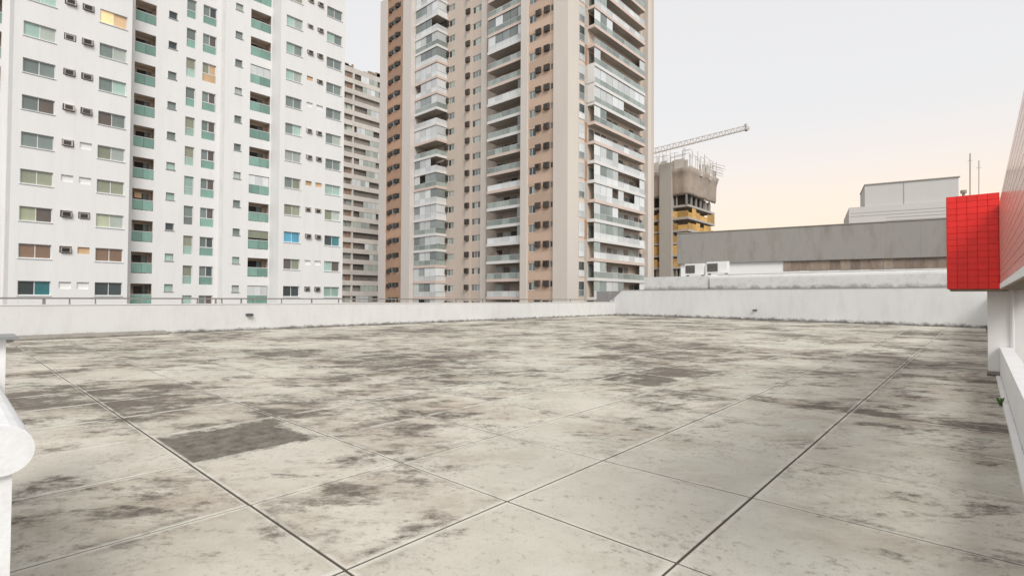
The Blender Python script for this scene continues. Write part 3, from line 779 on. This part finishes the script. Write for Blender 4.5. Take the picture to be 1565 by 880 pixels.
def open_balcony(F, u0, u1, dep, k, ends, band, gl, glazing, parent, glass_frac=1.0, sp=None):
    """projecting balcony: slab, low solid band, glass above it, partly glazed in; F is the plane of its front"""
    z = fl(k)
    b = MB(); F.boxb(b, u0, u1, z - .20, z, -dep, 0.0); F.boxb(b, u0 + .02, u1 - .02, z - .205, z - .2, -dep, -.02)
    bal = b.build('balcony', M['soffit'], parent)
    b = MB(); F.boxb(b, u0 - .02, u1 + .02, z - .24, z + .22, 0.001, .10)
    if 'l' in ends: F.boxb(b, u0 - .10, u0 - .001, z - .24, z + .22, -dep, .10)
    if 'r' in ends: F.boxb(b, u1 + .001, u1 + .10, z - .24, z + .22, -dep, .10)
    b.build('band', band, bal)
    n = max(2, int(round((u1 - u0) / 1.7)))
    w = (u1 - u0) / n
    for i in range(n):
        F.box('railing_glass', u0 + i * w + .02, u0 + (i + 1) * w - .02, z + .24, z + 1.08, -.03, -.01, gl, bal)
        if i in glazing:
            F.box('glazing', u0 + i * w + .03, u0 + (i + 1) * w - .03, z + 1.14, z + TP - .27, -.05, -.03, glazing[i], bal)
    F.box('handrail', u0, u1, z + 1.085, z + 1.135, -.06, .0, M['frame'], bal)
    if 'r' in ends: 
        b = MB(); F.boxb(b, u1 - .03, u1 - .01, z + .24, z + 1.08, -dep, -.06); b.build('railing_glass', gl, bal)
        if (n - 1) in glazing:
            b = MB(); F.boxb(b, u1 - .03, u1 - .01, z + 1.14, z + TP - .27, -dep, -.06); b.build('glazing', glazing[n - 1], bal)
    # doors and clutter behind
    for i in range(n):
        if random.random() < .7:
            F.box('door', u0 + i * w + .2, u0 + (i + 1) * w - .15, z + .001, z + 2.2, -dep - .02, -dep + .04, pick((M['gap'], G['clear'], M['gap_far'], G['umber'], G['clear'])), bal)
    for rep_ in range(random.choice((0, 1, 1, 2))):
        a = random.uniform(u0 + .3, u1 - 1.6)
        b = MB()
        for q in range(14):
            x = a + random.uniform(0, 1.2); h = random.uniform(.3, 1.1); s_ = random.uniform(.12, .3)
            F.boxb(b, x - s_ / 2, x + s_ / 2, z + .3 + h * .4, z + .5 + h, -.55 - random.random() * .3, -.3 - random.random() * .15)
        o = b.build(*random.choice((('plants', M['plant']), ('furniture', M['board']), ('furniture', M['dark']), ('plants', M['plant']))), bal); o['kind'] = 'stuff'
    return bal

for k in TK:
    c = 0.85 + TP * k
    # salmon panel by the corner
    window(FRB, -50.35, -48.95, c - 1.0, c + .2, .12, (pick(('clear', 'dark', 'grey')), pick(('pale', 'clear', 'grey', 'dark'))), TW, 'frame', w=.06)
    window(FRB, -46.2, -45.62, c - .5, c + .35, .12, (pick(('dark', 'grey', 'clear')),), TW, 'frame_d')
    aircon(FRB, -48.45, c + .05, .95, .85, .001, .30, TW, 'ac_dark')
    aircon(FRB, -46.85, c, .98, .88, .001, .30, TW, 'ac_dark')
    # terracotta panel
    window(FLB, -86.8, -83.2, c - .25, c + .75, .12, ('dark', pick(('clear', 'dark')), 'dark'), TW, 'frame_d')
    aircon(FLB, -86.5, c + .1, .9, .8, .001, .30, TW, 'ac_dark')
    aircon(FLB, -84.35, c + .35, .9, .8, .001, .30, TW, 'ac_dark')
    FRB.box('spandrel', -50.4, -45.5, c + .55, c + 1.72, 0.001, 0.012, M['salmon_p'], TW)
    FLB.box('spandrel', -87.5, -82.15, c + .95, c + 2.45, 0.001, 0.012, M['rust_p'], TW)
    # middle bays
    window(FM, -72.55, -71.0, c - 1.05, c + .1, .12, (pick(('clear', 'dark', 'pale')), pick(('pale', 'clear'))), TW)
    window(FM, -66.2, -64.0, c - .95, c + .15, .12, (pick(('dark', 'umber', 'clear')), pick(('pale', 'clear')), pick(('pale', 'clear', 'umber'))), TW)
    aircon(FM, -73.0, c - .28, .9, .9, .001, .30, TW, 'ac_dark')
    aircon(FM, -67.05, c - .28, .98, .9, .3, .6, TW, 'ac_dark')
    # balcony stacks
    style = random.random()
    gls = {}
    if style < .9:
        gls = {i: pick((G['sky'], G['sky'], G['clear'])) for i in range(4) if random.random() < .9}
    open_balcony(fy(60.05), -79.4, -73.05, 2.45, k, 'r', pick((M['whiteband'], M['whiteband'], M['pinkband'])), pick((G['sky'], G['sky'], G['bal'])), gls, TW)
    gls = {i: pick((G['sky'], G['clear'])) for i in range(6)} if k in (15, 16) else ({5: G['clear'], 4: G['clear']} if random.random() < .3 else {})
    open_balcony(fy(60.2), -60.0, -51.8, 2.1, k, 'l', M['whiteband'] if k in (15, 12, 11, 10, 6, 5, 4, 3) else M['pinkband'], pick((G['bal'], G['bal'], G['sky'])), gls, TW)
    # right flank: long balconies, winter-garden windows at their near end
    if k in (11, 12):
        gls = {i: G['sky'] for i in range(9) if not (k == 11 and i > 4)}
    elif k == 6:
        gls = {i: G['sky'] for i in range(9) if i not in (3, 5, 6)}
    else:
        cut = random.randint(0, 6)
        gls = {i: pick((G['sky'], G['bal'])) for i in range(9) if i < cut - 1 or (i == 8 and random.random() < .4)}
    bal = open_balcony(fx(-41.8), 64.2, 79.7, 1.15, k, 'lr', M['whiteband'] if k in (11, 12, 5, 2) else pick((M['pinkband'], M['whiteband'], M['pinkband'])), pick((G['sky'], G['bal'])), gls, TW)
    if k in (11, 12):
        b = MB(); fx(-41.8).boxb(b, 64.02, 64.1, fl(k) + .23, fl(k) + TP - .245, -1.15, .10); b.build('end_wall', M['whiteband'], bal)
    window(fx(-42.85), 61.85, 63.3, fl(k) + .35, fl(k) + 2.55, .09, (pick(('sky', 'clear')), pick(('sky', 'sky', 'dark'))), TW, split=.42)
    F2W.box('wall_strip', 63.35, 64.0, fl(k) + .1, fl(k) + TP - .02, 0.001, .06, pick((M['soffit'], M['rust'], M['soffit'])), TW)
    window(fx(-42.9), 79.85, 80.75, fl(k) + .7, fl(k) + 2.0, .04, ('dark',), TW, 'frame_d')

# ------------------------------------------------------------------ far banded tower in the gap
BT = thing('banded_tower', 'distant beige tower of stacked balcony bands in the gap between the two blocks', 'building', (-132, 80, -9))
BTF = fx(-124)
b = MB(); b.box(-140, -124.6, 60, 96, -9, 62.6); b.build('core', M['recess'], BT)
for k in range(0, 23):
    z = -0.95 + 2.85 * k
    if z > 61: break
    o = BTF.box('balcony_band', 60, 95, z, z + 1.25, -.6, 0.0, M['band3'], BT)
    BTF.box('dark_opening', 73.7, 94, z + 1.26, z + 2.84, -.59, -.55, M['gap_far'], BT)
    for u in (61, 65.5, 69.0, 71.7):
        if random.random() < .8:
            BTF.box('window', u, u + pick((1.2, 2.0, 2.4)), z + 1.3, z + 2.7, -.58, -.5, pick((M['gap_far'], G['clear'], G['pale'], G['brown'])), BT)
    if random.random() < .65:
        a = random.uniform(73, 79)
        for i in range(4):
            BTF.box('glazing', a + i * 1.3, a + i * 1.3 + 1.25, z + 1.27, z + 2.83, -.1, -.06, pick((G['pale'], G['sky'])), BT)
    BTF.box('column', 73.2, 73.7, z + 1.251, z + 2.849, -.6, -.1, M['band3'], BT)
b = MB(); b.box(-126, -124.2, 60, 96, 61.8, 63.2); b.build('parapet', M['band3'], BT)
b = MB()
for i in range(40):
    y = random.uniform(62, 94); h = random.uniform(.4, 1.6)
    b.box(-125.4, -125.0, y, y + random.uniform(.3, 1.6), 63.2, 63.2 + h)
b.build('roof_clutter', M['board'], BT)['kind'] = 'stuff'

# ------------------------------------------------------------------ tower under construction, with its crane
CS = thing('unfinished_tower', 'concrete tower under construction wrapped in amber and grey netting', 'building', (-60, 125, -9))
CY, CX, CYB, CXL = 116.6, -50.0, 133.0, -68.0
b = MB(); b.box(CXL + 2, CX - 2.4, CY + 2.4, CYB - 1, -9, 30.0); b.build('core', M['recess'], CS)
for k in range(-3, 6):
    z = 23.2 - 2.9 * (5 - k) if k < 6 else 0
    b = MB(); b.box(CXL, CX, CY, CYB, z, z + .5); b.build('slab', M['slabedge'], CS)
    mm = M['amber'] if k in (0, 1, 2, 3, 4) else None
    if mm:
        for F, a, c in ((fx(CX), CY, CYB), (fy(CY), CXL, CX)):
            n = int((c - a) / 2.3); w = (c - a) / n
            for i in range(n):
                zz = random.choice((1.1, 1.5, 1.9, 2.2, 2.3))
                F.box('safety_net', a + i * w + .05, a + (i + 1) * w - .05, z + .501, z + .5 + round(zz, 1), -.12, -.05 - .0 * i, mm, CS)
    else:
        for F, a, c in ((fx(CX), CY, CYB), (fy(CY), CXL, CX)):
            n = int((c - a) / 2.6); w = (c - a) / n
            for i in range(n):
                F.box('infill', a + i * w + .3, a + (i + 1) * w - .3, z + .501, z + 2.89, -1.2, -1.0, pick((M['gap'], M['gap'], G['pale'], M['netpale'])) if k != 5 else pick((M['gap'], M['net'], M['concrete'])), CS)
                F.box('column', a + i * w - .15, a + i * w + .15, z + .501, z + 2.899, -.6, -.25, M['concrete'], CS)
b = MB(); b.box(-56.8, -53.8, CY - .9, CY + 2, -9, 33.9); b.build('lift_shaft', M['slabedge'], CS)
# grey netting bulging round the formwork on top
b = MB()
NX = 26
def net_ring(z, bulge):
    pts = []
    path = [(CXL, CY), (CX, CY), (CX, CYB)]
    for (xa, ya), (xb, yb) in zip(path, path[1:]):
        for i in range(NX):
            t_ = i / NX; x = xa + (xb - xa) * t_; y = ya + (yb - ya) * t_
            nx, ny = ((0, -1) if ya == yb else (1, 0))
            d = bulge * (.8 + .2 * math.sin(i * .55)) + .12 * math.sin(i * 2.1) + random.uniform(-.08, .08)
            pts.append((x + nx * d, y + ny * d, z + random.uniform(-.06, .06)))
    pts.append((CX + bulge, CYB, z)); return pts
rings = [net_ring(26.0, .1), net_ring(26.6, .3), net_ring(28.2, .35), net_ring(30.0, .42), net_ring(31.2, .65), net_ring(32.2, 1.1)]
nr_ = len(rings[0])
b.v = [q for r_ in rings for q in r_]
b.f = [(j * nr_ + i, j * nr_ + i + 1, (j + 1) * nr_ + i + 1, (j + 1) * nr_ + i) for j in range(len(rings) - 1) for i in range(nr_ - 1)]
b.mi = [0] * len(b.f)
o = b.build('debris_net', M['net'], CS, smooth=True)
sol = o.modifiers.new('thickness', 'SOLIDIFY'); sol.thickness = 0.06
b = MB()
for i in range(120):                        # formwork, props and crates on the top deck
    x = random.uniform(CXL, CX); y = CY + .3 + random.random() * 2
    if random.random() < .5: x = CX - .3 - random.random() * 2; y = random.uniform(CY, CYB)
    h = random.uniform(.3, 1.6)
    b.box(x, x + random.uniform(.2, 1.3), y, y + random.uniform(.2, 1.3), 31.2, 31.4 + h)
b.build('formwork', M['netpale'], CS)['kind'] = 'stuff'
for i in range(9):                          # pale tarpaulins above the deck
    on_x_side = i % 2
    a = random.uniform(.08, .9); w = random.uniform(1.6, 3.2); h = random.uniform(1.2, 2.6)
    F, lo, hi = (fx(CX + .2 + .11 * i), CY, CYB) if on_x_side else (fy(CY - .2 - .11 * i), -60, CX)
    u = lo + (hi - lo) * a
    b = MB(); F.boxb(b, u, min(u + w, hi), 32.3, 32.3 + h, -.06, 0.0); b.build('tarpaulin', M['netpale'], CS)
for i in range(46):
    on_x_side = random.random() < .55
    if on_x_side: x, y = CX + random.uniform(0, .5), random.uniform(CY, CYB)
    else: x, y = random.uniform(-60, CX), CY - random.uniform(0, .5)
    h = random.uniform(34, 37.2)
    b = MB(); b.bar((x, y, 30.5), (x + random.uniform(-.2, .2), y, h), .055, 4)
    if random.random() < .5:
        l = random.uniform(1.5, 4.5); z = h - random.uniform(.2, .9)
        if on_x_side: b.bar((x, y, z), (x, min(y + l, CYB + 1.5), z), .045, 4)
        else: b.bar((x, y, z), (min(x + l, CX + .8), y, z), .045, 4)
    b.build('scaffold_pole', M['pole'], CS)
for i in range(7):
    z = 33.2 + .45 * i
    b = MB(); b.bar((CX + .3, CYB - 3.5, z), (CX + .9 + random.random(), CYB + 2.5, z + random.uniform(-.1, .3)), .05, 4); b.build('scaffold_pole', M['pole'], CS)

CR = thing('tower_crane', 'lattice jib of a tower crane rising over the unfinished tower', 'crane', (-63.1, 103.9, -9))
A = Vector((-61.5, 105.3, 33.3)); B = Vector((-39.35, 125.13, 41.1))
ax = (B - A).normalized(); sd = ax.cross(Vector((0, 0, 1))).normalized(); un = sd.cross(ax)
NS = 22
for cname, off in (('jib_chord', sd * .55), ('jib_chord', -sd * .55), ('jib_chord', un * 1.15)):
    b = MB(); b.bar(A + off, B + off * (.9 if off.dot(un) < .5 else .8), .10, 5); b.build(cname, M['crane'], CR)
b = MB()
for i in range(NS):
    t0, t1 = i / NS, (i + 1) / NS
    q0, q1, qm = A.lerp(B, t0), A.lerp(B, t1), A.lerp(B, (t0 + t1) / 2)
    for s_ in (.55, -.55):
        b.bar(q0 + sd * s_, qm + un * 1.1, .05, 4); b.bar(qm + un * 1.1, q1 + sd * s_, .05, 4)
    b.bar(q0 + sd * .55, q1 - sd * .55, .045, 4)
b.build('jib_lacing', M['crane'], CR)['kind'] = 'stuff'
b = MB(); q = B - ax * .2
b.bar(q - sd * .5 + un * .1, q + sd * .5 + un * .1, .5, 6); b.bar(q + un * .2, q + un * 1.3, .35, 6); b.build('jib_head', M['crane'], CR)
b = MB()
for dx, dy in ((-.9, -.9), (.9, -.9), (.9, .9), (-.9, .9)):
    b.bar((-63.1 + dx, 103.9 + dy, -9), (-63.1 + dx, 103.9 + dy, 32), .12, 4)
for i in range(22):
    z = -9 + i * 1.85
    for (a, c) in (((-.9, -.9), (.9, -.9)), ((.9, -.9), (.9, .9)), ((.9, .9), (-.9, .9)), ((-.9, .9), (-.9, -.9))):
        b.bar((-63.1 + a[0], 103.9 + a[1], z), (-63.1 + c[0], 103.9 + c[1], z + 1.85), .06, 4)
b.build('mast', M['crane'], CR)
b = MB(); b.box(-64.6, -61.2, 102.6, 105.4, 32, 33.2); b.build('slewing_platform', M['crane'], CR)

# ------------------------------------------------------------------ neighbouring roofs beyond the back wall
HU = Vector((26.7, 5.7, 0)).normalized()
HF = Face((-28.9, 63.85, 0), HU)
HL = thing('concrete_hall', 'long stained grey concrete hall with rusty boards below it beyond the far wall', 'building', (-14, 72, 0))
b = MB(); HF.boxb(b, 0, 37, 6.10, 10.02, -12, 0.0); b.build('wall', M['hall'], HL)
b = MB(); HF.boxb(b, 0, 37, 10.022, 10.10, -12, .08); b.build('roof_edge', M['concrete'], HL)
b = MB(); HF.boxb(b, 0.4, 36.8, 2.3, 6.098, -11.8, -.32); b.build('base_wall', M['white2'], HL)
u = 12.2
i = 0
while u < 30:
    w = pick((.62, .8, .95, 1.1))
    HF.box('board', u + .02, u + w - .02, 4.95, 6.05, -.318, -.24 - .02 * (i % 3), M['board'], HL)
    u += w; i += 1
for i in range(11):
    HF.box('seam', 1.6 + i * 3.35, 1.63 + i * 3.35, 6.12, 10.0, 0.001, .012, M['concrete'], HL)
NB = thing('low_neighbour_roof', 'low white rooftop ledge directly beyond the far white wall', 'building', (-8, 50, 2.4))
b = MB(); b.box(-30, 6, 46.6, 63.5, -9, 2.35); b.build('roof_deck', M['roofdirt'], NB)
LF_ = Face((-17.9, 46.4, 0), (1, -0.02, 0))
b = MB()
pr = []
for z, d in ((2.30, 0.0), (3.45, 0.0), (3.62, -.04), (3.70, -.12), (3.72, -.4), (2.3, -.4)): pr.append((z, d))
n = len(pr)
b.v = [tuple(LF_.P(0 if d > -.2 else 0, z, d)) for z, d in pr] + [tuple(LF_.P(24, z, d)) for z, d in pr]
b.f = [tuple(range(n)), tuple(reversed(range(n, 2 * n)))] + [(i, n + i, n + (i + 1) % n, (i + 1) % n) for i in range(n)]
b.mi = [0] * len(b.f)
b.build('ledge_wall', M['roofdirt'], NB)
b = MB(); LF_.boxb(b, .6, 24, 3.722, 3.80, -.5, -.1); b.build('flashing', M['whiteband'], NB)
b = MB(); b.box(-24.5, -18.15, 46.6, 49.2, 2.36, 3.70); b.build('plinth', M['roofdirt'], NB)
def condenser(x0, x1, z0, label):
    t = thing('ac_condenser', label, 'air conditioner', ((x0 + x1) / 2, 47.3, z0), 'condensers on the neighbouring roof')
    F = Face((x0, 47.0, z0), (1, 0, 0)); W = x1 - x0; H = 1.18
    b = MB(); F.boxb(b, 0, W, .12, H, -.6, 0); b.build('casing', M['white2'], t)
    b = MB(); F.boxb(b, .08, W * .55, .28, H - .16, .001, .03); b.build('fan_grille', M['dark'], t)
    b = MB(); c = F.P(W * .315, .65, .031)
    for i in range(7):
        F.boxb(b, .1, W * .53, .32 + i * .11, .335 + i * .11, .031, .045)
    b.build('grille_bars', M['ac'], t)
    for u in (.1, W - .2):
        b = MB(); F.boxb(b, u, u + .1, 0.0, .119, -.55, -.05); b.build('foot', M['dark'], t)
condenser(-20.5, -18.75, 3.70, 'white condenser box with square dark grille, the left one of two on the far roof')
condenser(-18.45, -16.6, 3.80, 'white condenser box with square dark grille, the right one of two on the far roof')
WR = thing('rooftop_building', 'pale stepped building with two boxy levels rising behind the grey concrete hall', 'building', (-6, 86, 0))
WF = Face((-10.75, 80.0, 0), HU)
b = MB(); WF.boxb(b, 0, 9.35, 13.62, 16.4, -7, 0); b.build('upper_level', M['farwhite'], WR)
b = MB(); WF.boxb(b, -.06, 9.5, 16.402, 16.52, -7, .12); b.build('roof_edge', M['concrete'], WR)
b = MB(); WF.boxb(b, -1.75, 24, -9, 13.6, -12, .3); b.build('lower_level', M['farwhite'], WR)
for i in range(6):
    b = MB(); WF.boxb(b, 2.2 if i < 3 else -1.6, 9.2, 11.2 + i * .4, 11.22 + i * .4, .301, .33) if i < 5 else WF.boxb(b, 4.0, 4.08, 13.7, 16.3, .001, .03)
    b.build('panel_seam', M['concrete'], WR)
for name, u, z1, r_, lab in (('antenna_mast', 10.6, 19.35, .07, 'taller of two thin antenna masts standing behind the red tiled box'), ('antenna_mast', 11.4, 18.4, .045, 'shorter of two thin antenna masts standing behind the red tiled box')):
    q = WF.P(u, 13.6, -1.0)
    t = thing(name, lab, 'antenna', q, 'antenna masts')
    b = MB(); b.bar(q, (q.x + .05, q.y, z1), r_, 6); b.build('mast', M['pole'], t)
    b = MB(); b.bar((q.x, q.y - .25, z1 - .6), (q.x + .1, q.y + .25, z1 - .6), .03, 4); b.bar((q.x - .2, q.y, z1 - .9), (q.x + .25, q.y, z1 - .9), .03, 4); b.build('crossbar', M['pole'], t)
t = thing('roof_vent', 'small dark vent cowl beside the antenna masts', 'vent', WF.P(9.9, 13.6, -.5))
q = WF.P(9.9, 13.6, -.5)
b = MB(); b.bar(q, q + Vector((0, 0, .9)), .16, 8); b.build('pipe', M['board'], t)
b = MB(); b.bar(q + Vector((0, 0, .9)), q + Vector((0, 0, 1.25)), .32, 8); b.build('cowl', M['board'], t)
